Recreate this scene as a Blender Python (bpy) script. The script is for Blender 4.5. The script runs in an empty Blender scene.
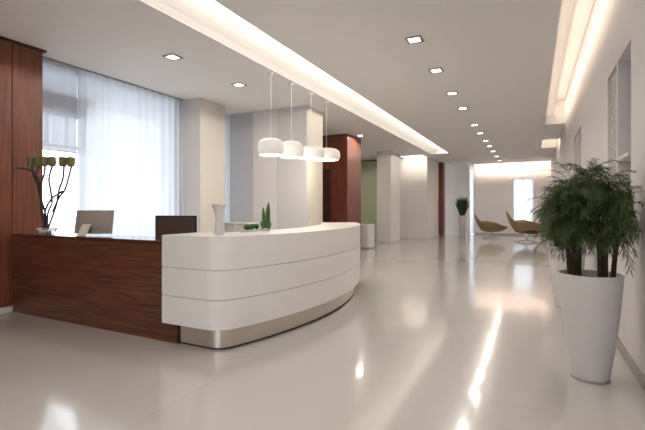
import bpy, bmesh, math, random
from mathutils import Vector, Matrix, noise
random.seed(7)
PI = math.pi
SC = bpy.context.scene
COL = SC.collection
CH = 3.40            # ceiling height
FARY = 22.0

# ------------------------------------------------------------------ materials
def new_mat(name):
    m = bpy.data.materials.new(name); m.use_nodes = True
    nt = m.node_tree
    return m, nt, nt.nodes['Principled BSDF'], nt.nodes['Material Output']

def plain(name, col, rough=.5, spec=.5, metal=0., bump=0., bscale=60, coat=0.):
    m, nt, b, o = new_mat(name)
    b.inputs['Base Color'].default_value = (*col, 1)
    b.inputs['Roughness'].default_value = rough
    b.inputs['Specular IOR Level'].default_value = spec
    b.inputs['Metallic'].default_value = metal
    b.inputs['Coat Weight'].default_value = coat
    b.inputs['Coat Roughness'].default_value = .08
    tc = nt.nodes.new('ShaderNodeTexCoord')
    nz = nt.nodes.new('ShaderNodeTexNoise'); nz.inputs['Scale'].default_value = bscale
    nt.links.new(tc.outputs['Object'], nz.inputs['Vector'])
    if bump > 0:
        bp = nt.nodes.new('ShaderNodeBump'); bp.inputs['Strength'].default_value = bump
        bp.inputs['Distance'].default_value = .005
        nt.links.new(nz.outputs['Fac'], bp.inputs['Height'])
        nt.links.new(bp.outputs['Normal'], b.inputs['Normal'])
    mx = nt.nodes.new('ShaderNodeMix'); mx.data_type = 'RGBA'
    mx.inputs['A'].default_value = (*[c * .96 for c in col], 1)
    mx.inputs['B'].default_value = (*[min(1, c * 1.03) for c in col], 1)
    nt.links.new(nz.outputs['Fac'], mx.inputs['Factor'])
    nt.links.new(mx.outputs['Result'], b.inputs['Base Color'])
    return m

def wood(name, dark, light, axis, rough=.35, coat=0.):
    """grain runs along the given axis"""
    m, nt, b, o = new_mat(name)
    tc = nt.nodes.new('ShaderNodeTexCoord'); mp = nt.nodes.new('ShaderNodeMapping')
    s = [9, 9, 9]; s[axis] = .55
    mp.inputs['Scale'].default_value = s
    nt.links.new(tc.outputs['Object'], mp.inputs['Vector'])
    n1 = nt.nodes.new('ShaderNodeTexNoise'); n1.inputs['Scale'].default_value = 3.2
    n1.inputs['Detail'].default_value = 7; n1.inputs['Distortion'].default_value = .6
    nt.links.new(mp.outputs['Vector'], n1.inputs['Vector'])
    rp = nt.nodes.new('ShaderNodeValToRGB')
    rp.color_ramp.elements[0].position = .33; rp.color_ramp.elements[0].color = (*dark, 1)
    rp.color_ramp.elements[1].position = .68; rp.color_ramp.elements[1].color = (*light, 1)
    nt.links.new(n1.outputs['Fac'], rp.inputs['Fac'])
    nt.links.new(rp.outputs['Color'], b.inputs['Base Color'])
    b.inputs['Roughness'].default_value = rough
    b.inputs['Coat Weight'].default_value = coat
    b.inputs['Coat Roughness'].default_value = .05
    return m

def emit(name, col, strength):
    m, nt, b, o = new_mat(name)
    b.inputs['Base Color'].default_value = (.8, .8, .8, 1)
    b.inputs['Emission Color'].default_value = (*col, 1)
    b.inputs['Emission Strength'].default_value = strength
    return m

def sheer(name, col, transp, glow=.75):
    m = bpy.data.materials.new(name); m.use_nodes = True
    nt = m.node_tree; nt.nodes.clear()
    out = nt.nodes.new('ShaderNodeOutputMaterial')
    tr = nt.nodes.new('ShaderNodeBsdfTranslucent'); tr.inputs['Color'].default_value = (*col, 1)
    df = nt.nodes.new('ShaderNodeBsdfDiffuse'); df.inputs['Color'].default_value = (*col, 1)
    tp = nt.nodes.new('ShaderNodeBsdfTransparent')
    a = nt.nodes.new('ShaderNodeMixShader'); a.inputs[0].default_value = glow
    nt.links.new(df.outputs[0], a.inputs[1]); nt.links.new(tr.outputs[0], a.inputs[2])
    c = nt.nodes.new('ShaderNodeMixShader')
    tc = nt.nodes.new('ShaderNodeTexCoord'); mp = nt.nodes.new('ShaderNodeMapping')
    mp.inputs['Scale'].default_value = (1, 3.5, .05)
    nz = nt.nodes.new('ShaderNodeTexNoise'); nz.inputs['Scale'].default_value = 2.5
    mr = nt.nodes.new('ShaderNodeMapRange'); mr.inputs['To Min'].default_value = transp * .4
    mr.inputs['To Max'].default_value = transp * 1.6
    nt.links.new(tc.outputs['Object'], mp.inputs[0]); nt.links.new(mp.outputs[0], nz.inputs['Vector'])
    nt.links.new(nz.outputs['Fac'], mr.inputs['Value']); nt.links.new(mr.outputs[0], c.inputs[0])
    nt.links.new(a.outputs[0], c.inputs[1]); nt.links.new(tp.outputs[0], c.inputs[2])
    nt.links.new(c.outputs[0], out.inputs['Surface'])
    return m

M = {}
M['wall'] = plain('wall_paint', (.77, .74, .71), .6, .3, bump=.05, bscale=120)
M['ceil'] = plain('ceiling_paint', (.79, .77, .755), .7, .2)
M['lilac'] = plain('cool_white_paint', (.68, .655, .665), .55, .3)
M['greypanel'] = plain('grey_panel_paint', (.50, .50, .53), .55, .3)
M['beige'] = plain('beige_pillar_paint', (.60, .565, .53), .55, .3)
M['cream'] = plain('cream_pillar_paint', (.66, .62, .56), .55, .3)
M['midpanel'] = plain('mid_grey_panel_paint', (.56, .55, .56), .55, .3)
M['white'] = plain('white_lacquer', (.79, .775, .765), .28, .5)
M['cordwhite'] = plain('white_cable', (.88, .87, .85), .5)
M['groove'] = plain('shadow_gap', (.45, .42, .40), .5)
M['pot'] = plain('planter_white', (.61, .59, .585), .35, .45)
M['green'] = plain('green_glass_paint', (.50, .57, .38), .3, .5)
M['dark'] = plain('dark_plastic', (.024, .015, .012), .6, .25)
M['taupe'] = plain('taupe_plastic', (.33, .29, .265), .38, .5)
M['light_plastic'] = plain('light_plastic', (.66, .62, .58), .35, .5)
M['steel'] = plain('brushed_steel', (.62, .57, .50), .34, .5, metal=.85)
M['chrome'] = plain('chrome', (.8, .8, .8), .12, .5, metal=1.)
M['base'] = plain('baseboard_paint', (.36, .32, .30), .45)
M['lightbase'] = plain('pale_baseboard', (.62, .58, .55), .45)
M['deskwood'] = wood('walnut_horizontal', (.065, .022, .011), (.175, .064, .031), 0, .33)
M['desktop'] = wood('walnut_polished_top', (.060, .020, .010), (.125, .042, .020), 0, .18, .6)
M['wallwood'] = wood('walnut_vertical', (.105, .030, .013), (.20, .065, .027), 2, .4)
M['redwood'] = wood('red_brown_veneer', (.11, .028, .012), (.19, .055, .024), 2, .35)
M['darkwood'] = plain('dark_veneer', (.045, .014, .008), .4)
M['leather'] = plain('tan_leather', (.30, .19, .10), .45, .4, bump=.2)
M['leatherdark'] = plain('dark_brown_leather', (.045, .028, .02), .5)
M['bark'] = plain('dark_branch', (.06, .048, .046), .7, .2, bump=.4)
M['soil'] = plain('soil', (.03, .02, .015), .9, .1, bump=.6)
M['stem'] = plain('dark_stem', (.045, .028, .014), .7, .2)
M['head'] = plain('olive_flower', (.17, .155, .065), .8, .2, bump=1., bscale=150)
M['frame'] = plain('window_frame_paint', (.70, .72, .76), .4)
M['trimmetal'] = plain('downlight_metal', (.30, .28, .27), .35, .5, metal=.5)
M['paving'] = plain('outside_paving', (.6, .6, .6), .8)

def leafmat(name, c1, c2, rough=.5):
    m, nt, b, o = new_mat(name)
    g = nt.nodes.new('ShaderNodeNewGeometry')
    mx = nt.nodes.new('ShaderNodeMix'); mx.data_type = 'RGBA'
    mx.inputs['A'].default_value = (*c1, 1); mx.inputs['B'].default_value = (*c2, 1)
    nt.links.new(g.outputs['Random Per Island'], mx.inputs['Factor'])
    nt.links.new(mx.outputs['Result'], b.inputs['Base Color'])
    b.inputs['Roughness'].default_value = rough
    return m
M['palm'] = leafmat('palm_leaf', (.009, .022, .005), (.085, .130, .022), .7)
M['grass'] = leafmat('tuft_leaf', (.012, .030, .010), (.035, .065, .02))
M['snake'] = leafmat('snake_leaf', (.05, .15, .03), (.10, .24, .05))

def floor_mat():
    m, nt, b, o = new_mat('polished_floor')
    tc = nt.nodes.new('ShaderNodeTexCoord')
    br = nt.nodes.new('ShaderNodeTexBrick')
    br.offset = 0; br.inputs['Scale'].default_value = 1
    br.inputs['Brick Width'].default_value = 1.8; br.inputs['Row Height'].default_value = 1.8
    br.inputs['Mortar Size'].default_value = .003; br.inputs['Mortar Smooth'].default_value = .5
    br.inputs['Color1'].default_value = (.52, .495, .47, 1); br.inputs['Color2'].default_value = (.535, .51, .485, 1)
    br.inputs['Mortar'].default_value = (.46, .435, .41, 1)
    mp = nt.nodes.new('ShaderNodeMapping'); mp.inputs['Location'].default_value = (.35, .55, 0)
    nt.links.new(tc.outputs['Object'], mp.inputs[0]); nt.links.new(mp.outputs[0], br.inputs['Vector'])
    nz = nt.nodes.new('ShaderNodeTexNoise'); nz.inputs['Scale'].default_value = 1.1; nz.inputs['Detail'].default_value = 3
    nt.links.new(tc.outputs['Object'], nz.inputs['Vector'])
    mr = nt.nodes.new('ShaderNodeMapRange'); mr.inputs['To Min'].default_value = .14; mr.inputs['To Max'].default_value = .20
    nt.links.new(nz.outputs['Fac'], mr.inputs['Value'])
    nt.links.new(br.outputs['Color'], b.inputs['Base Color']); nt.links.new(mr.outputs[0], b.inputs['Roughness'])
    b.inputs['IOR'].default_value = 1.7; b.inputs['Specular IOR Level'].default_value = .6
    b.inputs['Coat Weight'].default_value = .45; b.inputs['Coat IOR'].default_value = 1.5; b.inputs['Coat Roughness'].default_value = .07
    return m
M['floor'] = floor_mat()

def pattern_mat():
    m, nt, b, o = new_mat('ornament_panel')
    tc = nt.nodes.new('ShaderNodeTexCoord')
    mp = nt.nodes.new('ShaderNodeMapping'); mp.inputs['Scale'].default_value = (1, 5, 3.2)
    vz = nt.nodes.new('ShaderNodeTexNoise'); vz.inputs['Scale'].default_value = 1.6; vz.inputs['Detail'].default_value = 1
    vz.inputs['Distortion'].default_value = 2.2
    rp = nt.nodes.new('ShaderNodeValToRGB'); rp.color_ramp.interpolation = 'B_SPLINE'
    e = rp.color_ramp.elements
    e[0].position = .43; e[0].color = (.62, .57, .54, 1); e[1].position = .56; e[1].color = (.62, .57, .54, 1)
    k = e.new(.495); k.color = (.16, .13, .11, 1)
    nt.links.new(tc.outputs['Object'], mp.inputs[0]); nt.links.new(mp.outputs[0], vz.inputs['Vector'])
    nt.links.new(vz.outputs['Fac'], rp.inputs['Fac']); nt.links.new(rp.outputs['Color'], b.inputs['Base Color'])
    b.inputs['Roughness'].default_value = .5
    return m
M['ornament'] = pattern_mat()

# ------------------------------------------------------------------ geometry helpers
def box(bm, x0, x1, y0, y1, z0, z1, bev=0):
    vs = [bm.verts.new((x, y, z)) for z in (z0, z1) for y in (y0, y1) for x in (x0, x1)]
    fs = [(0, 2, 3, 1), (4, 5, 7, 6), (0, 1, 5, 4), (2, 6, 7, 3), (0, 4, 6, 2), (1, 3, 7, 5)]
    faces = [bm.faces.new([vs[i] for i in f]) for f in fs]
    if bev:
        es = list({e for f in faces for e in f.edges})
        bmesh.ops.bevel(bm, geom=es, offset=bev, segments=3, profile=.6, affect='EDGES')

def prism(bm, pts, z0, z1, bev=0):
    lo = [bm.verts.new((x, y, z0)) for x, y in pts]; hi = [bm.verts.new((x, y, z1)) for x, y in pts]
    n = len(pts)
    t = bm.faces.new(hi); bo = bm.faces.new(lo[::-1])
    for i in range(n):
        bm.faces.new((lo[i], lo[(i + 1) % n], hi[(i + 1) % n], hi[i]))
    if bev:
        bmesh.ops.bevel(bm, geom=list(t.edges) + list(bo.edges), offset=bev, segments=2, affect='EDGES')

def lathe(bm, prof, n=48, c=(0, 0, 0), closed=False, caps=True):
    rings = []
    for r, z in prof:
        rings.append([bm.verts.new((c[0] + r * math.cos(2 * PI * k / n), c[1] + r * math.sin(2 * PI * k / n), c[2] + z)) for k in range(n)])
    for a, b2 in zip(rings, rings[1:] + ([rings[0]] if closed else [])):
        for k in range(n):
            bm.faces.new((a[k], a[(k + 1) % n], b2[(k + 1) % n], b2[k]))
    if caps and not closed:
        bm.faces.new(rings[0][::-1]); bm.faces.new(rings[-1])

def tube(bm, pts, rads, n=8):
    pts = [Vector(p) for p in pts]
    if not hasattr(rads, '__len__'): rads = [rads] * len(pts)
    rings = []; up = Vector((.13, .21, 1)).normalized()
    for i, p in enumerate(pts):
        t = (pts[min(i + 1, len(pts) - 1)] - pts[max(i - 1, 0)]).normalized()
        u = t.cross(up)
        if u.length < .05: u = t.cross(Vector((1, 0, 0)))
        u.normalize(); v = t.cross(u)
        rings.append([bm.verts.new(p + (u * math.cos(2 * PI * k / n) + v * math.sin(2 * PI * k / n)) * rads[i]) for k in range(n)])
    for a, b2 in zip(rings, rings[1:]):
        for k in range(n):
            bm.faces.new((a[k], a[(k + 1) % n], b2[(k + 1) % n], b2[k]))
    bm.faces.new(rings[0][::-1]); bm.faces.new(rings[-1])

def obj(name, bm, mat, parent=None, smooth=None, loc=None):
    bmesh.ops.recalc_face_normals(bm, faces=bm.faces)
    me = bpy.data.meshes.new(name); bm.to_mesh(me); bm.free()
    me.materials.append(mat)
    if smooth is not None:
        me.polygons.foreach_set('use_smooth', [True] * len(me.polygons))
        me.set_sharp_from_angle(angle=math.radians(smooth))
    o = bpy.data.objects.new(name, me); COL.objects.link(o)
    if parent: o.parent = parent
    if loc: o.location = loc
    return o

def struct(name, bm, mat, parent=None, smooth=None):
    o = obj(name, bm, mat, parent, smooth); o['kind'] = 'structure'; return o

def tag(o, label, cat, group=None, kind=None):
    o['label'] = label; o['category'] = cat
    if group: o['group'] = group
    if kind: o['kind'] = kind
    return o

def thing(name, label, cat, loc=(0, 0, 0), rz=0, group=None):
    o = bpy.data.objects.new(name, None); COL.objects.link(o); o.empty_display_size = .1
    o.location = loc; o.rotation_euler = (0, 0, rz)
    return tag(o, label, cat, group)

def dup(root, loc, rz=None, label=None):
    r = root.copy(); COL.objects.link(r); r.location = loc
    if rz is not None: r.rotation_euler = (0, 0, rz)
    if label: r['label'] = label
    for ch in list(root.children):
        c = ch.copy(); COL.objects.link(c); c.parent = r
        for g in list(ch.children):
            d = g.copy(); COL.objects.link(d); d.parent = c
    return r

def B(): return bmesh.new()

def area(name, loc, rot, sx, sy, power, col, parent=None, spread=180):
    l = bpy.data.lights.new(name, 'AREA'); l.shape = 'RECTANGLE'; l.size = sx; l.size_y = sy
    l.energy = power; l.color = col; l.spread = math.radians(spread)
    o = bpy.data.objects.new(name, l); COL.objects.link(o); o.location = loc; o.rotation_euler = rot
    if parent: o.parent = parent
    return o

# ------------------------------------------------------------------ setting
YB = -5.0
bm = B(); box(bm, -8.3, 1.1, YB - .3, FARY + .4, -.12, 0); struct('floor', bm, M['floor'])
bm = B(); box(bm, -40, -8.31, -30, 50, -.3, -.15); box(bm, -8.31, 30, FARY + .5, 60, -.3, -.15); box(bm, -8.31, 30, -40, YB - .31, -.3, -.15)
struct('ground', bm, M['paving'])

# ceiling with its recessed light coves
bm = B()
S0, S1 = CH, CH + .06
box(bm, -8.3, -3.55, YB, 16.62, S0, S1)                 # left bay
box(bm, -8.3, -4.85, 16.62, 17.5, S0, S1)
box(bm, -3.90, -3.55, 16.62, 17.5, S0, S1)
box(bm, -3.55, -2.88, 16.50, 17.5, S0, S1)
box(bm, -2.88, .26, YB, 17.5, S0, S1)                   # centre bay
box(bm, -8.3, .26, 17.5, 21.35, S0, S1)
box(bm, -8.3, -2.55, 21.35, FARY, S0, S1)
box(bm, .26, .71, 12.0, 14.6, S0, S1)
box(bm, .26, .71, 16.6, 21.35, S0, S1)
# left cove (wider above than its slot, so the lamps hide behind the lip)
zc = CH + .32
prof = [(-3.55 + .95 * k / 12, CH + .004 + .31 * (k / 12) ** .8) for k in range(13)]
top_ = [(x, z + .04) for x, z in prof[::-1]]
pl = prof + top_
lo = [bm.verts.new((x, YB, z)) for x, z in pl]; hi = [bm.verts.new((x, 16.55, z)) for x, z in pl]
for k in range(len(pl)):
    bm.faces.new((lo[k], lo[(k + 1) % len(pl)], hi[(k + 1) % len(pl)], hi[k]))
bm.faces.new(lo[::-1]); bm.faces.new(hi)
box(bm, -2.64, -2.58, YB, 16.55, S1, zc + .03)
box(bm, -3.62, -2.56, 16.50, 16.56, S1, zc + .03)
# right cove with its lower ledge
zr = CH + .60
box(bm, .20, .26, YB, 12.0, S1, zr)
box(bm, .26, .44, YB, 12.0, CH + .22, CH + .25)
box(bm, .20, .71, YB, 12.06, zr, zr + .05)
box(bm, .26, .71, 12.0, 12.06, S1, zr)
# small cove in front of right end wall
box(bm, .0, .26, 14.4, 16.66, S1, zc); box(bm, .0, .71, 14.3, 14.4, S1, zc); box(bm, .26, .71, 16.6, 16.66, S1, zc)
box(bm, .0, .71, 14.3, 16.66, zc, zc + .05)
# wall-washing slot over the rear partition
box(bm, -4.91, -4.85, 16.4, 17.4, S1, zc); box(bm, -3.90, -3.84, 16.4, 17.4, S1, zc)
box(bm, -4.91, -3.84, 16.35, 16.41, S1, zc); box(bm, -4.91, -3.84, 16.35, 17.5, zc, zc + .05)
# far slot
box(bm, -2.61, -2.55, 21.1, FARY, S1, zc); box(bm, -2.61, .71, 21.05, 21.1, S1, zc); box(bm, -2.61, .71, 21.05, FARY, zc, zc + .05)
struct('ceiling', bm, M['ceil'])

def grid_wall(bm, axis, a0, a1, us, zs, isopen):
    for i in range(len(us) - 1):
        for j in range(len(zs) - 1):
            uc, zc_ = (us[i] + us[i + 1]) / 2, (zs[j] + zs[j + 1]) / 2
            if isopen(uc, zc_): continue
            if axis == 'x': box(bm, a0, a1, us[i], us[i + 1], zs[j], zs[j + 1])
            else: box(bm, us[i], us[i + 1], a0, a1, zs[j], zs[j + 1])

# right wall with recessed bays
bm = B()
ZT = 2.69
bays = [(4.22, 4.83), (4.89, 5.43), (8.25, 8.90), (8.97, 9.66)]
us = [YB] + [v for b_ in bays for v in b_] + [FARY + .3]
grid_wall(bm, 'x', .72, .98, us, [0, .95, ZT, zr + .1], lambda u, z: .95 < z < ZT and any(a < u < b_ for a, b_ in bays))
box(bm, .98, 1.08, YB, FARY + .3, 0, zr + .1)
struct('wall_right', bm, M['lilac'])
for k, (a, b_) in enumerate((bays[0], bays[2])):
    bm = B(); box(bm, .70, .97, a + .002, b_ - .002, 1.735, 1.765)
    struct('trim_%d' % (k + 1), bm, M['lilac'])
    bm = B()
    n = 9; w = (b_ - a - .02) / n
    for q in range(n):
        y = a + .01 + q * w
        box(bm, .925, .95, y + .006, y + w - .006, 1.78, ZT - .005)
    tag(obj('slatted_screen', bm, M['greypanel']),
        ['grey vertical slat screen in the wall bay above the big planter', 'grey vertical slat screen in the far narrow wall bay'][k], 'screen', 'slat screens in the right wall')
for k, (a, b_) in enumerate((bays[1], bays[3])):
    bm = B(); box(bm, .745, .775, a + .004, b_ - .004, .955, ZT - .004)
    tag(obj('ornamental_panel', bm, M['ornament']),
        ['pale wall panel with dark curling ornament beside the nearer slatted bay', 'pale ornamental wall panel in the farther bay of the right wall'][k], 'wall panel', 'ornamental wall panels')
bm = B(); box(bm, .700, .718, YB, FARY - .01, 0, .085); struct('baseboard_right', bm, M['base'])

# left wall: wood clad part, window openings, solid part
bm = B(); box(bm, -6.4, -5.87, YB, 3.25, 0, CH)
box(bm, -6.45, -6.2, 3.25, 3.30, 0, CH)
box(bm, -6.45, -6.2, 6.02, 6.9, 0, CH)
grid_wall(bm, 'x', -6.45, -6.2, [3.30, 6.02], [0, .08, 3.36, CH], lambda u, z: .08 < z < 3.36)
grid_wall(bm, 'x', -6.45, -6.2, [6.9, 7.5], [0, .08, 3.36, CH], lambda u, z: .08 < z < 3.36)
box(bm, -8.3, -6.2, 7.5, 7.62, 0, CH)
box(bm, -8.3, -8.0, 7.62, 17.4, 0, CH)
struct('wall_left', bm, M['lilac'])
# wood cladding: tall panels with fine joints, pale plinth, dark cornice
bm = B()
for y0, y1 in ((-5, -3.4), (-3.39, -1.8), (-1.79, -.2), (-.19, 1.38), (1.39, 2.96), (2.97, 3.33)):
    box(bm, -5.865, -5.84, y0, y1, .075, CH - .03)
box(bm, -6.15, -5.867, 3.252, 3.29, .075, CH - .03)
struct('wall_left_cladding', bm, M['wallwood'])
bm = B(); box(bm, -5.867, -5.80, YB, 3.36, CH - .03, CH - .002); struct('trim_3', bm, M['darkwood'])
bm = B(); box(bm, -5.867, -5.835, YB, 2.95, 0, .072); struct('baseboard_left', bm, M['lightbase'])

# pillars and blocks on the left side
bm = B(); box(bm, -6.19, -5.66, 6.10, 6.82, 0, CH - .001); struct('wall_left_pillar', bm, M['beige'])
bm = B(); box(bm, -6.19, -4.13, 7.56, 8.25, 0, CH - .001); pb = struct('wall_middle_block', bm, M['cream'])
bm = B(); box(bm, -6.19, -5.48, 7.52, 7.559, 0, CH - .002); struct('wall_middle_panel', bm, M['greypanel'], pb)
bm = B(); box(bm, -5.475, -4.86, 7.53, 7.559, 0, CH - .002); struct('wall_middle_panel', bm, M['lilac'], pb)
bm = B(); box(bm, -4.855, -4.13, 7.52, 7.559, 0, CH - .002); struct('wall_middle_panel', bm, M['midpanel'], pb)
bm = B(); box(bm, -5.95, -4.68, 10.9, 11.95, 0, CH - .001); wb = struct('wall_wood_block', bm, M['redwood'])
bm = B(); box(bm, -5.9, -5.2, 10.87, 10.899, 0, 2.42); d = struct('door_1', bm, M['darkwood'])
# rear partition
bm = B(); box(bm, -8.0, -3.9, 17.4, 17.6, 0, zc); box(bm, -4.1, -3.9, 17.6, 19.75, 0, CH - .001)
struct('wall_partition', bm, M['wall'])
bm = B(); box(bm, -7.4, -5.35, 17.33, 17.398, .0, CH - .06); g = struct('door_2', bm, M['green'])
bm = B(); box(bm, -7.45, -5.3, 17.31, 17.398, CH - .058, CH - .02); box(bm, -5.348, -5.3, 17.31, 17.398, 0, CH - .06)
struct('door_frame', bm, M['darkwood'], g)
bm = B(); box(bm, -5.20, -4.66, 14.9, 16.1, 0, CH - .001); struct('wall_pillar_rear', bm, M['wall'])
bm = B(); box(bm, -4.1, -3.70, 19.76, 20.25, 0, CH - .001); struct('wall_wood_pilaster', bm, M['redwood'])
bm = B(); box(bm, -3.9, -2.72, 21.0, 21.3, 0, CH - .001); struct('wall_far_return', bm, M['wall'])
for i, (a, b_, c, e) in enumerate([(-5.29, -3.88, 17.37, 17.398), (-3.898, -3.87, 17.4, 19.74), (-5.22, -4.64, 14.875, 14.898), (-4.658, -4.635, 14.9, 16.1)]):
    bm = B(); box(bm, a, b_, c, e, 0, .06); struct('baseboard_rear_%d' % (i + 1), bm, M['lightbase'])
# far wall with a window and a slit
bm = B()
grid_wall(bm, 'y', FARY, FARY + .2, [-8.3, -2.95, -2.6, -.85, .02, .72], [0, .55, 2.7, 3.3, zc],
          lambda u, z: (-2.95 < u < -2.6 and z < 3.3) or (-.85 < u < .02 and .55 < z < 2.7))
struct('wall_far', bm, M['wall'])
bm = B(); box(bm, -2.6, .70, FARY - .02, FARY - .002, 0, .08); struct('baseboard_far', bm, M['base'])
# wall behind the camera: assumed unseen opening, sized for the daylight it lets in
bm = B()
grid_wall(bm, 'y', YB - .25, YB, [-8.3, -2.6, .4, 1.08], [0, .15, 3.1, zr + .1], lambda u, z: -2.6 < u < .4 and .15 < z < 3.1)
struct('wall_back', bm, M['wall'])

def window_frame(name, x, ys, zs, w=.06, axis='x'):
    bm = B()
    for y in ys:
        if axis == 'x': box(bm, x - .03, x + .03, y - w / 2, y + w / 2, zs[0], zs[-1])
        else: box(bm, y - w / 2, y + w / 2, x - .03, x + .03, zs[0], zs[-1])
    for z in zs:
        if axis == 'x': box(bm, x - .028, x + .028, ys[0], ys[-1], z - w / 2, z + w / 2)
        else: box(bm, ys[0], ys[-1], x - .028, x + .028, z - w / 2, z + w / 2)
    return struct(name, bm, M['frame'])
w1 = window_frame('window_1', -6.32, [3.33, 4.22, 5.98], [.11, 3.33])
bm = B(); box(bm, -6.36, -6.28, 3.36, 4.19, 2.68, 2.98); box(bm, -6.34, -6.3, 3.36, 4.19, 2.20, 2.24)
for y in (3.66, 3.95): box(bm, -6.34, -6.3, y - .02, y + .02, 2.24, 2.68)
struct('window_frame', bm, M['frame'], w1)
window_frame('window_2', -6.32, [6.93, 7.47], [.11, 3.33])
window_frame('window_3', FARY + .1, [-.82, -.41, -.01], [.58, 1.2, 2.67], .04, 'y')
window_frame('window_4', FARY + .1, [-2.93, -2.62], [.03, 3.27], .04, 'y')
window_frame('added_window_5', YB - .12, [-2.57, -1.1, .37], [.18, 2.4, 3.07], .06, 'y')  # frame of the assumed daylight opening behind the camera

def curtain(name, mat, label, x, y0, y1, z0, z1, amp=.020, wl=.15, axis='x', seed=0):
    bm = B(); n = max(8, int((y1 - y0) / .011)); nz = 6
    rows = []
    for j in range(nz + 1):
        z = z0 + (z1 - z0) * j / nz; row = []
        for i in range(n + 1):
            y = y0 + (y1 - y0) * i / n
            ph = noise.noise(Vector((y * 1.3 + seed, 0, 0))) * 9
            d_ = amp * math.sin(2 * PI * y / wl + ph) * (.7 + .3 * noise.noise(Vector((y * 3, z * .5, seed)))) + .006 * math.sin(y * 23 + z)
            row.append(bm.verts.new((x + d_, y, z) if axis == 'x' else (y, x + d_, z)))
        rows.append(row)
    for a, b2 in zip(rows, rows[1:]):
        for i in range(n): bm.faces.new((a[i], a[i + 1], b2[i + 1], b2[i]))
    return tag(obj(name, bm, mat, smooth=180), label, 'curtain')
M['sheer'] = sheer('sheer_voile', (.55, .57, .61), .05)
M['shade'] = sheer('shade_fabric', (.60, .62, .67), .22)
M['farsheer'] = sheer('far_voile', (.55, .57, .60), .16)
curtain('sheer_curtain', M['sheer'], 'long white sheer curtain hanging over the large left window', -6.09, 3.98, 6.09, .02, 3.384, seed=3)
curtain('sheer_curtain', M['sheer'], 'narrow white sheer curtain in the gap past the first pillar', -6.09, 6.83, 7.51, .02, 3.37, seed=9)
curtain('sheer_curtain', M['farsheer'], 'bright sheer curtain over the small window behind the lounge chairs', FARY - .06, -.86, .03, .5, 2.72, .012, .09, 'y', 5)
curtain('sheer_curtain', M['sheer'], 'tall thin sheer curtain in the slit beside the far corner plant', FARY - .06, -2.9, -2.62, .02, 3.28, .012, .09, 'y', 6)
t = thing('roller_shade', 'translucent pale shade lowered halfway at the left end of the window', 'shade', (-6.16, 3.65, 2.14))
bm = B(); box(bm, -.002, .002, -.35, .36, 0, 1.22); obj('fabric', bm, M['shade'], t)
bm = B(); box(bm, -.008, .008, -.35, .36, -.02, .0); obj('bottom_bar', bm, M['frame'], t)
bm = B(); box(bm, -6.13, -6.05, 3.30, 6.09, 3.385, 3.399)
tag(obj('curtain_rail', bm, M['trimmetal']), 'dark thin curtain rail along the ceiling above the large window', 'curtain rail')
# end panel between cladding and window
# ------------------------------------------------------------------ cove light strips
WARM = (1.0, .81, .62); WARM2 = (1.0, .90, .77)
L = YB; LEN = 16.45 - L
area('cove_light', (-2.83, (16.45 + L) / 2, CH + .11), (0, math.radians(112), 0), .05, LEN, 165, WARM2)
LEN = 11.9 - L
area('cove_light', (.41, (11.9 + L) / 2, CH + .30), (0, math.radians(-100), 0), .04, LEN, 40, WARM)
area('cove_light', (.275, (11.9 + L) / 2, CH + .10), (0, math.radians(-100), 0), .04, LEN, 14, WARM)
area('cove_light', (.48, 14.46, CH + .2), (math.radians(100), 0, 0), .4, .05, 26, WARM)
area('cove_light', (-4.37, 16.5, CH + .22), (math.radians(80), 0, 0), .85, .05, 13, WARM2)
area('cove_light', (-.95, 21.25, CH + .16), (math.radians(50), 0, 0), 3.1, .05, 50, (1., .74, .60))

# ------------------------------------------------------------------ downlights
M['lens'] = emit('downlight_lens', (1, .93, .82), 9)
def make_down(label):
    t = thing('ceiling_downlight', label, 'downlight', (0, 0, 0), 0, 'square recessed downlights')
    bm = B(); s = .098; w = .030
    for a in range(4):
        m_ = Matrix.Rotation(a * PI / 2, 4, 'Z'); k0 = len(bm.verts)
        box(bm, -s, s, s - w, s, -.012, -.001); bm.verts.ensure_lookup_table()
        for v in bm.verts[k0:]: v.co = m_ @ v.co
    obj('trim_ring', bm, M['trimmetal'], t)
    bm = B(); box(bm, -.067, .067, -.067, .067, -.006, -.001); obj('lens', bm, M['lens'], t)
    area('lamp', (0, 0, -.015), (0, 0, 0), .13, .13, 9, (1, .92, .83), t, 160)
    return t
ords = ['nearest', 'second', 'third', 'fourth', 'fifth', 'sixth', 'seventh', 'eighth', 'farthest']
d0 = None
for i, y in enumerate((5.19, 6.50, 7.92, 9.21, 11.2, 12.5, 14.0, 15.25, 16.7)):
    lab = '%s square downlight of the row of nine in the central ceiling' % ords[i]
    if i: lab = lab.replace('downlight of', 'downlight from the front of' if i < 8 else 'downlight of')
    if d0 is None: d0 = make_down(lab); d0.location = (-1.32, y, CH)
    else: dup(d0, (-1.32, y, CH), None, lab)
for y, lab in ((4.28, 'square downlight above the wooden desk in front of the window curtain'), (5.75, 'square downlight in the ceiling between first pillar and nearest pendant'),
               (8.68, 'square downlight behind the hanging lamps, by the cream pillar edge'), (11.36, 'square downlight beside the top of the red-brown wooden block')):
    dup(d0, (-4.47, y, CH), None, lab)
for y, lab in ((18.4, 'tiny square downlight near the far end of the central row'), (20.1, 'last tiny square downlight before the far seating wall')):
    dup(d0, (-1.32, y, CH), None, lab)
for y, lab in ((13.4, 'added unseen square downlight in the passage behind the red-brown wooden block'), (15.6, 'added unseen square downlight just in front of the green door')):
    dup(d0, (-6.5, y, CH), None, lab)  # extra downlights out of view, added to brighten the rear left area
for y in (-3.5, -1.9, -.3, 1.2, 2.6, 3.9):
    dup(d0, (-1.32, y, CH), None, 'square downlight in the central ceiling row above the viewpoint')

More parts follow.
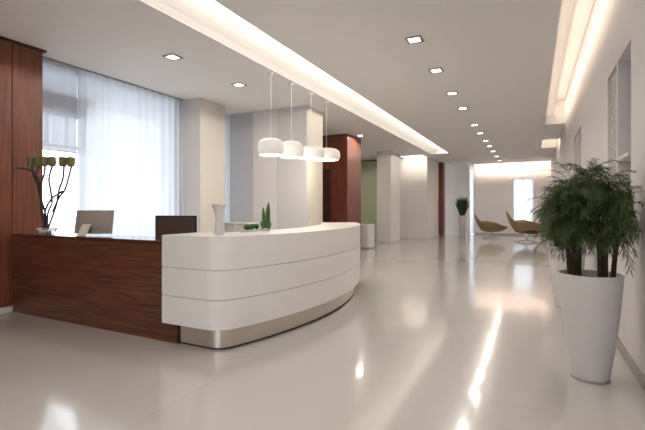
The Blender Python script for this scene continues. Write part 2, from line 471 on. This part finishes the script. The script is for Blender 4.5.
# ------------------------------------------------------------------ reception desk, wooden wing
t = thing('reception_desk', 'dark walnut reception desk wing with flat front against the wood wall', 'desk', (-4.4, 2.97, 0))
X0, X1 = -5.83 + 4.4, -3.06 + 4.4
bm = B(); prism(bm, [(X0, 0), (X1 + .01, 0), (X1 + .01, .198), (X1 - .12, .198), (X1 - .12, .945), (X0, .945)], -.06, 0)
for v in bm.verts: v.co = Vector((v.co.x, -v.co.z, v.co.y))
obj('front_panel', bm, M['deskwood'], t)
bm = B(); box(bm, X0, X0 + .05, .061, .95, 0, .945); obj('side_panel', bm, M['deskwood'], t)
bm = B(); box(bm, X0, X1 - .12, -.012, .42, .945, .98, .003); obj('transaction_top', bm, M['desktop'], t)
bm = B(); box(bm, X0 + .05, X1 - .14, .10, .95, .70, .735, .003); obj('work_surface', bm, M['light_plastic'], t)
bm = B(); box(bm, X0 + .05, X1 - .14, .40, .42, .736, .944); obj('riser', bm, M['deskwood'], t)
bm = B(); box(bm, X1 - .26, X1 - .21, .3, .94, 0, .699); obj('side_panel', bm, M['deskwood'], t)

# ------------------------------------------------------------------ curved white counter
def outline(e, n1=14, n2=60, w=.62, yi=3.38):
    xl = -3.17 + e + (.06 if e > .05 else 0)
    pts = [(xl, 3.38 - e), (xl, 2.9 + e)]
    cx, cy, r = -2.655, 3.16, .26 - e
    for k in range(n1 + 1):
        a = math.radians(-90 + (90 - 20.05) * k / n1); pts.append((cx + r * math.cos(a), cy + r * math.sin(a)))
    R_ = 4.46 - e; a1 = 33.5 - math.degrees(e / 4.4)
    for k in range(1, n2 + 1):
        a = math.radians(-20.05 + (a1 + 20.05) * k / n2); pts.append((-6.6 + R_ * math.cos(a), 4.6 + R_ * math.sin(a)))
    Ri = 4.46 - w + e
    a0 = math.degrees(math.asin((yi - e - 4.6) / Ri))
    for k in range(n2 + 1):
        a = math.radians(a1 + (a0 - a1) * k / n2); pts.append((-6.6 + Ri * math.cos(a), 4.6 + Ri * math.sin(a)))
    return [(x + 2.6, y - 4.6) for x, y in pts]
t = thing('reception_counter', 'curved white reception counter with three bands and a steel plinth', 'counter', (-2.6, 4.6, 0))
for z0, z1 in ((.205, .468), (.474, .737), (.743, 1.022)):
    bm = B(); prism(bm, outline(0), z0, z1, .002); obj('front_band', bm, M['white'], t, 35)
bm = B(); prism(bm, outline(.009), .215, 1.015); obj('core', bm, M['groove'], t, 35)
bm = B(); prism(bm, outline(0), 1.0225, 1.042, .003); obj('countertop', bm, M['white'], t, 35)
bm = B(); prism(bm, outline(.09), .018, .204); k_ = obj('plinth', bm, M['steel'], t, 35); k_['label'] = 'brushed steel plinth set back under the white bands'
bm = B(); prism(bm, outline(.10), .0, .0179); obj('base_strip', bm, M['dark'], t, 35)
bm = B(); box(bm, -3.045 + 2.6, -3.021 + 2.6, 2.986 - 4.6, 3.1 - 4.6, .0, .2); obj('end_trim', bm, M['dark'], t)

# ------------------------------------------------------------------ monitors
def rounded_panel(bm, w, h, d_, r=.012):
    box(bm, -w / 2, w / 2, -d_ / 2, d_ / 2, 0, h, r)
t = thing('computer_monitor', 'taupe-backed computer monitor on the wooden desk top, seen from behind', 'monitor', (-4.60, 3.19, .981), math.radians(20))
bm = B(); box(bm, -.235, .235, -.012, .012, .018, .292, .008)
for v in bm.verts: v.co.y += (v.co.z - .02) * .16
# swelling back
for v in bm.verts: pass
obj('screen_housing', bm, M['taupe'], t, 40)
bm = B()
n = 14
vs = [[bm.verts.new(((-.20 + .40 * i / n), -.010 - .030 * (math.sin(PI * i / n) * math.sin(PI * j / n)) ** .7 + (.05 + .2 * j / n) * .16 - .002, .05 + .21 * j / n)) for i in range(n + 1)] for j in range(n + 1)]
for j in range(n):
    for i in range(n): bm.faces.new((vs[j][i], vs[j][i + 1], vs[j + 1][i + 1], vs[j + 1][i]))
obj('back_shell', bm, M['taupe'], t, 60)
bm = B(); box(bm, -.225, .225, .014, .016, .03, .28)
for v in bm.verts: v.co.y += (v.co.z - .02) * .16
obj('screen', bm, M['dark'], t)
bm = B()
pf = [(-.165, .004), (-.15, .010), (-.115, .035), (-.09, .075), (-.060, .115), (-.03, .13), (-.01, .13)]
L_ = [bm.verts.new((-.10, y, z)) for y, z in pf]; R_ = [bm.verts.new((.0, y, z)) for y, z in pf]
L2 = [bm.verts.new((-.10, y + .012, z - .010 if z > .02 else .0)) for y, z in pf]; R2 = [bm.verts.new((.0, y + .012, z - .010 if z > .02 else .0)) for y, z in pf]
for i in range(len(pf) - 1):
    bm.faces.new((L_[i], R_[i], R_[i + 1], L_[i + 1])); bm.faces.new((L2[i], L2[i + 1], R2[i + 1], R2[i]))
    bm.faces.new((L_[i], L_[i + 1], L2[i + 1], L2[i])); bm.faces.new((R_[i], R2[i], R2[i + 1], R_[i + 1]))
bm.faces.new((L_[0], L2[0], R2[0], R_[0])); bm.faces.new((L_[-1], R_[-1], R2[-1], L2[-1]))
o = obj('stand', bm, M['light_plastic'], t, 50); o['label'] = 'pale curved stand'

t = thing('computer_monitor', 'dark brown computer monitor half hidden behind the white counter end', 'monitor', (-3.77, 3.66, .736), math.radians(22))
bm = B(); box(bm, -.25, .25, -.012, .012, .14, .475, .006); obj('screen_housing', bm, M['dark'], t, 40)
bm = B(); box(bm, -.23, .23, -.016, -.0125, .16, .455, .001); obj('back_cover', bm, M['darkwood'], t)
bm = B(); box(bm, -.03, .03, .013, .035, .01, .25, .004); obj('stand', bm, M['dark'], t)
bm = B(); box(bm, -.11, .11, -.06, .10, 0, .012, .004); obj('foot', bm, M['dark'], t)

# ------------------------------------------------------------------ pendants
M['glow'] = emit('opal_shade', (1, .90, .80), .13)
M['bulb'] = emit('pendant_diffuser', (1, .88, .70), 2.6)
def superellipse(r, h, n=22, p=2.9):
    out = []
    for k in range(n + 1):
        a = -PI / 2 * .40 + (PI / 2 + PI / 2 * .40) * k / n
        c, s = abs(math.cos(a)), math.sin(a)
        out.append((r * c ** (2 / p), h / 2 * (abs(s) ** (2 / p)) * (1 if s >= 0 else -1)))
    return out
def pendant(y, z, label, r=.225, h=.30):
    t = thing('pendant_lamp', label, 'pendant lamp', (-3.65, y, z), 0, 'white drum pendants over the reception')
    pr = superellipse(r, h); pr[-1] = (.012, pr[-1][1])
    inner = [(max(.010, q - .008), w * .94) for q, w in pr][::-1]
    bm = B(); lathe(bm, pr + inner, 48, closed=True); obj('lamp_shade', bm, M['glow'], t, 60)
    bm = B(); lathe(bm, [(.005, 0), (pr[0][0] - .02, 0), (pr[0][0] - .02, .006), (.005, .006)], 40, (0, 0, pr[0][1] + .012)); obj('diffuser', bm, M['bulb'], t)
    bm = B(); tube(bm, [(0, 0, h / 2), (0, 0, CH - z - .02)], .0032, 6); obj('cord', bm, M['cordwhite'], t)
    bm = B(); lathe(bm, [(.045, 0), (.045, .018)], 24, (0, 0, CH - z - .02)); obj('ceiling_cup', bm, M['white'], t, 40)
    l = bpy.data.lights.new('lamp', 'POINT'); l.energy = 9; l.color = (1, .84, .64); l.shadow_soft_size = .1
    o = bpy.data.objects.new('lamp', l); COL.objects.link(o); o.parent = t; o.location = (0, 0, pr[0][1] - .10)
pendant(5.49, 2.23, 'white drum pendant lamp at the left end of the four', .205, .31)
pendant(6.11, 2.265, 'white drum pendant lamp, second from the left, overlapping its neighbour', .205, .33)
pendant(6.81, 2.30, 'white drum pendant lamp, third from the left, before the cream pillar side', .25, .27)
pendant(7.46, 2.34, 'white drum pendant lamp at the right end before the dark wooden block', .27, .28)

# ------------------------------------------------------------------ things on desk and counter
t = thing('branch_arrangement', 'tall dark branches with olive green square blooms on the wooden desk', 'flower arrangement', (-5.36, 3.11, .981))
bm = B(); lathe(bm, [(.05, 0), (.085, .01), (.105, .045), (.112, .075), (.106, .075), (.098, .045), (.078, .016), (.005, .012)], 32, caps=True)
m, nt, b, o_ = new_mat('clear_bowl'); b.inputs['Transmission Weight'].default_value = .75; b.inputs['Roughness'].default_value = .05
b.inputs['Base Color'].default_value = (.9, .92, .92, 1); M['bowl'] = m
obj('bowl', bm, m, t, 50)
bm = B()
for k in range(16):
    a = random.uniform(0, 2 * PI); r = random.uniform(.01, .06)
    mt = Matrix.Translation((r * math.cos(a), r * math.sin(a), random.uniform(.028, .042))) @ Matrix.Diagonal((1, .8, .6, 1))
    bmesh.ops.create_icosphere(bm, subdivisions=2, radius=random.uniform(.012, .018), matrix=mt)
o = obj('pebbles', bm, M['white'], t, 60); o['kind'] = 'stuff'
cu, su = math.cos(math.radians(26.6)), math.sin(math.radians(26.6))
def loc2(u, dz): return (u * cu, u * su, dz)
def bpos(px, py, dep=0):   # arrangement coordinates of a picture-sized sketch: 1 px ~ 12.3 mm
    u = (px - 46) * .0123; return (u * cu - dep * su, u * su + dep * cu, (236 - py) * .0123)
def branch(pl, r0, r1, n='branch'):
    r0 *= 1.1; r1 *= 1.7
    pts = []
    P_ = [Vector(bpos(*p)) for p in pl]
    for i in range(len(P_) - 1):
        p0 = P_[max(i - 1, 0)]; p1 = P_[i]; p2 = P_[i + 1]; p3 = P_[min(i + 2, len(P_) - 1)]
        for k in range(5):
            s = k / 5
            pts.append(.5 * ((2 * p1) + (-p0 + p2) * s + (2 * p0 - 5 * p1 + 4 * p2 - p3) * s * s + (-p0 + 3 * p1 - 3 * p2 + p3) * s ** 3))
    pts.append(P_[-1])
    bm = B(); N = len(pts); tube(bm, pts, [max(.0115, r0 + (r1 - r0) * i / (N - 1)) for i in range(N)], 7); obj(n, bm, M['bark'], t, 60)
branch([(45, 233, 0), (41, 215, 0), (39, 195, .01), (36, 180, .02), (28, 172, .02), (16, 170, .0)], .016, .006)
branch([(44, 233, .02), (43, 215, .02), (40, 200, .0), (41, 185, -.01), (44, 175, -.01), (45, 167, -.02)], .010, .005)
branch([(46, 233, 0), (48, 215, -.02), (52, 205, -.02), (50, 192, -.01), (48, 180, .0), (51, 167, .01)], .010, .005)
branch([(46, 232, .01), (50, 218, .03), (54, 206, .03), (57, 192, .02), (61, 180, .02), (62, 168, .02)], .009, .004)
branch([(43, 232, -.02), (46, 212, -.03), (53, 200, -.03), (59, 196, -.03), (63, 193, -.03)], .011, .004)
branch([(50, 214, .03), (56, 200, .035), (62, 192, .035), (66, 180, .03), (69, 168, .03)], .007, .004)
branch([(39, 200, .01), (35, 188, .03), (33, 176, .04), (36, 168, .04)], .008, .004)
branch([(38, 190, .01), (32, 180, .03), (29, 174, .05), (28, 167, .05)], .007, .004)
for px, dp in ((28, .05), (36, .04), (45, -.02), (51.5, .01), (62, .02), (69.5, .03)):
    bm = B()
    c = Vector(bpos(px - 1, 168.3, dp))
    lathe(bm, [(.028, 0), (.040, .012), (.043, .03), (.043, .10), (.040, .115), (.03, .118)], 18, c)
    for v in bm.verts: v.co += Vector([random.uniform(-.002, .002)] * 3)
    for k in range(60):   # short bristles on the head
        a = random.uniform(0, 2 * PI); z = random.uniform(.02, .11); r = .041
        p = c + Vector((r * math.cos(a), r * math.sin(a), z)); q = p + Vector((.01 * math.cos(a), .01 * math.sin(a), .008))
        tube(bm, [p, q], [.003, .001], 4)
    obj('bloom', bm, M['head'], t, 40)

t = thing('ceramic_vase', 'white waisted ceramic vase standing on the curved white counter', 'vase', (-2.70, 3.17, 1.0425))
prof = [(.040, 0), (.046, .006), (.047, .03), (.041, .09), (.038, .15), (.045, .21), (.060, .26), (.072, .29), (.067, .29), (.055, .255), (.040, .21), (.033, .15), (.036, .09), (.04, .02), (.003, .015)]
bm = B(); lathe(bm, prof, 40)
obj('body', bm, M['pot'], t, 50)

def blade(bm, p, top, w, bend=(0, 0), n=7, th=.25, full=False):
    p = Vector(p); top = Vector(top); ax = (top - p); side = ax.cross(Vector((bend[0] + .3, bend[1] + 1, .1))).normalized(); nrm = ax.cross(side).normalized()
    prev = None
    for i in range(n + 1):
        s = i / n; c = p + ax * s + Vector((bend[0], bend[1], 0)) * s * s
        ww = (w * (1 - s ** 5) ** .8 + .0006) if full else w * (math.sin(PI * min(1, .28 + s * .72)) ** .7 if s < 1 else 0) + .0006
        r = [bm.verts.new(c + side * ww), bm.verts.new(c + nrm * ww * th), bm.verts.new(c - side * ww), bm.verts.new(c - nrm * ww * th)]
        if prev:
            for k in range(4): bm.faces.new((prev[k], prev[(k + 1) % 4], r[(k + 1) % 4], r[k]))
        else: bm.faces.new(r[::-1])
        prev = r
    bm.faces.new(prev)
t = thing('snake_plant', 'small upright snake plant with stiff green leaves on the counter', 'plant', (-2.72, 4.0, 1.0425))
bm = B(); lathe(bm, [(.030, 0), (.038, .004), (.042, .022), (.038, .022), (.035, .016), (.003, .016)], 28); obj('pot', bm, M['pot'], t, 50)
for (dx, dy, h, lx) in ((-.028, -.01, .27, -.01), (.02, .0, .33, .008), (.0, .012, .29, .004), (.03, -.02, .10, .04), (-.04, .01, .10, -.05)):
    bm = B(); blade(bm, (dx, dy, .025), (dx + lx, dy, h), .034, (0, 0), 9, .3, True); obj('leaf', bm, M['snake'], t, 60)
t = thing('succulent_dish', 'low dish of small green succulents beside the snake plant', 'plant', (-2.77, 3.78, 1.0425))
bm = B(); box(bm, -.04, .04, -.13, .13, 0, .02, .005); obj('dish', bm, M['pot'], t)
for k in range(4):
    bm = B()
    for j in range(16):
        a = j * 2.4; r = .016 + .034 * j / 16
        blade(bm, (0, 0, .015), (r * math.cos(a), r * math.sin(a), .085 - .04 * j / 16), .010, (0, 0), 4)
    obj('rosette', bm, M['snake'], t, 60, (random.uniform(-.01, .01), -.09 + .06 * k, .005))

# low cabinets behind
t = thing('back_cabinet', 'beige low cabinet between pillars behind the curved counter', 'cabinet', (-5.56, 7.2, 0))
bm = B(); box(bm, -.36, .36, -.24, .24, .05, .97, .004); obj('body', bm, M['lightbase'], t)
for s in (-1, 1):
    bm = B(); box(bm, min(s * .004, s * .35), max(s * .004, s * .35), -.258, -.241, .06, .96, .002); dd = obj('door', bm, M['lightbase'], t)
    bm = B(); tube(bm, [(s * .03, -.268, .55), (s * .03, -.268, .7)], .005); obj('handle', bm, M['steel'], dd)
bm = B(); box(bm, -.37, .37, -.27, .25, .971, .995, .003); obj('top', bm, M['white'], t)
bm = B(); box(bm, -.34, .34, -.22, .22, 0, .05); obj('plinth', bm, M['groove'], t)
t = thing('low_cabinet', 'low white rounded cabinet before the green door, past the counter end', 'cabinet', (-5.07, 12.8, 0))
def rrect(w, d_, r, n=6):
    out = []
    for cx, cy, a0 in ((w - r, d_ - r, 0), (-w + r, d_ - r, 90), (-w + r, -d_ + r, 180), (w - r, -d_ + r, 270)):
        for k in range(n + 1):
            a = math.radians(a0 + 90 * k / n); out.append((cx + r * math.cos(a), cy + r * math.sin(a)))
    return out
bm = B(); prism(bm, rrect(.45, .28, .08), .05, .745, .004); obj('body', bm, M['white'], t, 35)
bm = B(); prism(bm, rrect(.46, .29, .08), .746, .77, .004); obj('top', bm, M['white'], t, 35)
bm = B(); prism(bm, rrect(.42, .25, .07), 0, .049); obj('plinth', bm, M['groove'], t, 35)

# ------------------------------------------------------------------ big planters with palms
def palm_planter(label, loc, seed, group, wallgap=.30):
    rnd = random.Random(seed)
    t = thing('potted_palm', label, 'potted plant', loc, 0, group)
    H_ = .80
    prof = [(.118, 0), (.126, .006), (.131, .03), (.164, .25), (.198, .55), (.216, H_ - .02), (.215, H_), (.202, H_), (.202, H_ - .03), (.19, H_ - .06), (.004, H_ - .06)]
    bm = B(); lathe(bm, prof, 64); p_ = obj('planter', bm, M['pot'], t, 45)
    bm = B(); lathe(bm, [(.19, H_ - .059), (.17, H_ - .045), (.003, H_ - .035)], 40); obj('soil', bm, M['soil'], t, 60)
    bm = B(); lathe(bm, [(.11, .0005), (.134, .0005), (.134, .012), (.128, .012)], 64, closed=False, caps=False)
    obj('base_ring', bm, M['base'], t, 40)
    # picture-plane axes, to spread the two clumps across
    clumps = [(-.095, .02), (.10, -.03)]
    tops = []
    for ci, (cx, cy) in enumerate(clumps):
        for k in range(11):
            a = rnd.uniform(0, 2 * PI); r = rnd.uniform(.01, .05)
            x0, y0 = cx + r * math.cos(a), cy + r * math.sin(a)
            ex = cx * 1.25 + (x0 - cx) * 3.4; ey = cy + (y0 - cy) * 3.0
            h = rnd.uniform(.44, .76) * (1 - .30 * min(1, abs(ex) / .25)) + .08
            bm = B(); pts = [(x0, y0, H_ - .06), (x0 * .8 + ex * .2, y0 * .8 + ey * .2, H_ + h * .4), (ex, ey, H_ + h)]
            tube(bm, pts, [rnd.uniform(.011, .018), .011, .004], 7); obj('stem', bm, M['stem'], t, 60)
            a_, b_ = Vector(pts[1]), Vector(pts[2])
            for q in (.2, .4, .55, .7, .85, 1, 1): tops.append(a_.lerp(b_, q))
    for k in range(10): tops.append(Vector((rnd.uniform(-.05, .05), rnd.uniform(-.05, .05), H_ + rnd.uniform(.6, .82))))
    xmax = .70 - loc[0]
    bm = B()
    def lim(v):
        if v.x > xmax: v.x = xmax - (rnd.random() * .02)
        return v
    nf = 600
    for f in range(nf):
        o = tops[f % len(tops)].copy()
        az = rnd.uniform(0, 2 * PI); out = Vector((math.cos(az), math.sin(az), 0))
        el = rnd.uniform(.10, 1.35) if f % 2 else rnd.uniform(-.6, .25)
        Ln = rnd.uniform(.14, .27) * (1.05 if el > .5 else 1)
        for attempt in range(12):
            pts = []; p = o.copy(); n = 9; ang = el
            for i in range(n + 1):
                pts.append(p.copy()); d_ = out * math.cos(ang) + Vector((0, 0, math.sin(ang)))
                p = p + d_ * (Ln / n); ang -= rnd.uniform(.08, .21)
            if max(q.x for q in pts) < xmax - .03: break
            az = rnd.uniform(0, 2 * PI); out = Vector((math.cos(az), math.sin(az), 0))
        pts = [lim(q) for q in pts]
        tube(bm, pts[::2] + [pts[-1]] if n % 2 else pts[::2], .0016, 3)
        for i in range(2, n + 1):
            for sub in (0, .5):
                if i == n and sub: continue
                q = pts[i].lerp(pts[min(i + 1, n)], sub)
                tdir = (pts[min(i + 1, n)] - pts[i - 1]).normalized()
                side = tdir.cross(Vector((0, 0, 1)))
                if side.length < .05: side = Vector((1, 0, 0))
                side.normalize()
                ll = rnd.uniform(.04, .10) * (1.15 - .6 * i / n)
                for s in (-1, 1):
                    dr = (tdir * rnd.uniform(.7, 1.1) + side * s * rnd.uniform(.45, .9) + Vector((0, 0, rnd.uniform(-.35, .2)))).normalized()
                    w = tdir.cross(dr).cross(dr).normalized() * .0027
                    mid = q + dr * ll * .45; tip = q + dr * ll + Vector((0, 0, -.012))
                    vs = [bm.verts.new(lim(v)) for v in (q, mid + w, tip, mid - w)]
                    try: bm.faces.new(vs)
                    except ValueError: pass
    obj('foliage', bm, M['palm'], t)
    return t
palm_planter('large bushy palm in a tall white tapered planter in the right foreground', (.39, 3.80, 0), 3, 'palms in white planters')
palm_planter('second palm in a white planter, mostly hidden behind the foreground one', (.40, 6.40, 0), 21, 'palms in white planters')

# far corner plant
t = thing('potted_grass', 'dark green tufted plant in a tall white pot in the far corner', 'potted plant', (-2.93, 20.3, 0))
bm = B(); lathe(bm, [(.15, 0), (.16, .01), (.185, .5), (.21, .93), (.21, .95), (.19, .95), (.18, .90), (.003, .90)], 40); obj('pot', bm, M['pot'], t, 45)
bm = B()
for k in range(420):
    a = random.uniform(0, 2 * PI); r = random.uniform(0, .10); lean = random.uniform(.0, .36) ** 1.0
    h = random.uniform(.55, .98) - lean * .25
    blade(bm, (r * math.cos(a), r * math.sin(a), .90), (r * math.cos(a) + lean * .62 * math.cos(a), r * math.sin(a) + lean * .62 * math.sin(a), .90 + h), .012, (.06 * math.cos(a), .06 * math.sin(a)), 5)
obj('foliage', bm, M['grass'], t)

# ------------------------------------------------------------------ lounge chairs
def lounge_chair(label, loc, rz, s=1., inner='leather'):
    t = thing('lounge_chair', label, 'chair', loc, rz, 'swivel lounge chairs in the far seating area')
    t.scale = (s, s, s)
    # shell: faces +X (local); phi = 0 front, pi rear
    def rim(ph):
        c = math.cos(ph)
        back = max(0, -c) ** 4.0
        arm = math.exp(-((abs(math.sin(ph)) - 1) / .18) ** 2) * (1 if c > -.6 else .6)
        return (.24 if c < 0 else .24 - .10 * c) + back * .34 + arm * .08
    def rad(ph):
        c, s_ = math.cos(ph), math.sin(ph)
        return .50 * (1 + .18 * max(0, c) - .10 * max(0, -c)), .44
    bm = B(); NP, NR = 56, 12
    rings = []
    for j in range(1, NR + 1):
        q = j / NR; row = []
        for i in range(NP):
            ph = 2 * PI * i / NP; ra, rb = rad(ph)
            flare = 1 + .16 * q * max(0, -math.cos(ph)) ** 3
            row.append(bm.verts.new((ra * math.cos(ph) * q ** .8 * flare, rb * math.sin(ph) * q ** .8, (.22 + .04 * q * q + rim(ph) * q ** 3.2))))
        rings.append(row)
    c = bm.verts.new((0, 0, .22))
    for i in range(NP): bm.faces.new((c, rings[0][i], rings[0][(i + 1) % NP]))
    for a, b2 in zip(rings, rings[1:]):
        for i in range(NP): bm.faces.new((a[i], b2[i], b2[(i + 1) % NP], a[(i + 1) % NP]))
    o = obj('shell', bm, M['leather'], t, 180)
    md = o.modifiers.new('thick', 'SOLIDIFY'); md.thickness = .045; md.offset = -1
    md = o.modifiers.new('sub', 'SUBSURF'); md.levels = 1; md.render_levels = 1
    bm = B(); prof = [(.05, .0), (.27, .0), (.32, .025), (.32, .065), (.26, .10), (.03, .11)]
    lathe(bm, prof, 40)
    for v in bm.verts: v.co.x *= 1.1; v.co.x += .05; v.co.z += .27
    obj('seat_cushion', bm, M[inner], t, 50)
    bm = B(); lathe(bm, [(.022, .05), (.022, .20)], 20); lathe(bm, [(.1, .185), (.1, .205)], 24); obj('pedestal', bm, M['chrome'], t, 40)
    for k in range(4):
        a = k * PI / 2 + PI / 4
        bm = B(); tube(bm, [(.0, 0, .055), (.15 * math.cos(a), .15 * math.sin(a), .045), (.34 * math.cos(a), .34 * math.sin(a), .012)], [.018, .014, .011], 8)
        obj('leg', bm, M['chrome'], t, 60)
    return t
lounge_chair('tan leather swivel lounge chair nearest the far corner plant', (-1.66, 19.3, 0), math.radians(14), 1.25)
lounge_chair('tan leather lounge chair with dark seat in front of the bright window', (-.22, 17.7, 0), math.radians(8), 1.42, 'leatherdark')

# ------------------------------------------------------------------ world, camera
w = bpy.data.worlds.new('overcast_sky'); SC.world = w; w.use_nodes = True
bg = w.node_tree.nodes['Background']; bg.inputs['Color'].default_value = (.86, .93, 1.0, 1); bg.inputs['Strength'].default_value = 3.4
for nm, loc, rot, sx, sy in (('portal_far', (-.42, FARY + .25, 1.62), (-PI / 2, 0, 0), .8, 2.1), ('portal_side', (-8.35, 19.7, 1.7), (0, -PI / 2, 0), 3.3, 4.3), ('portal_left', (-6.5, 4.72, 1.7), (0, -PI / 2, 0), 3.3, 2.6), ('portal_back', (-1.1, YB - .35, 1.6), (PI / 2, 0, 0), 3.0, 2.95)):
    o = area(nm, loc, rot, sx, sy, 1, (1, 1, 1)); o.data.cycles.is_portal = True
cd = bpy.data.cameras.new('camera'); cam = bpy.data.objects.new('camera', cd); COL.objects.link(cam)
cam.location = (0, 0, 1.3); cam.rotation_euler = (PI / 2, 0, math.atan(210.5 / 420))
cd.sensor_width = 36; cd.lens = 36 * 420 / 645; cd.shift_y = -7 / 645; cd.clip_end = 200; cd.clip_start = .02
SC.camera = cam
vs_ = SC.view_settings
vs_.view_transform = 'Standard'; vs_.look = 'None'; vs_.gamma = 1; vs_.exposure = .27; vs_.use_curve_mapping = False
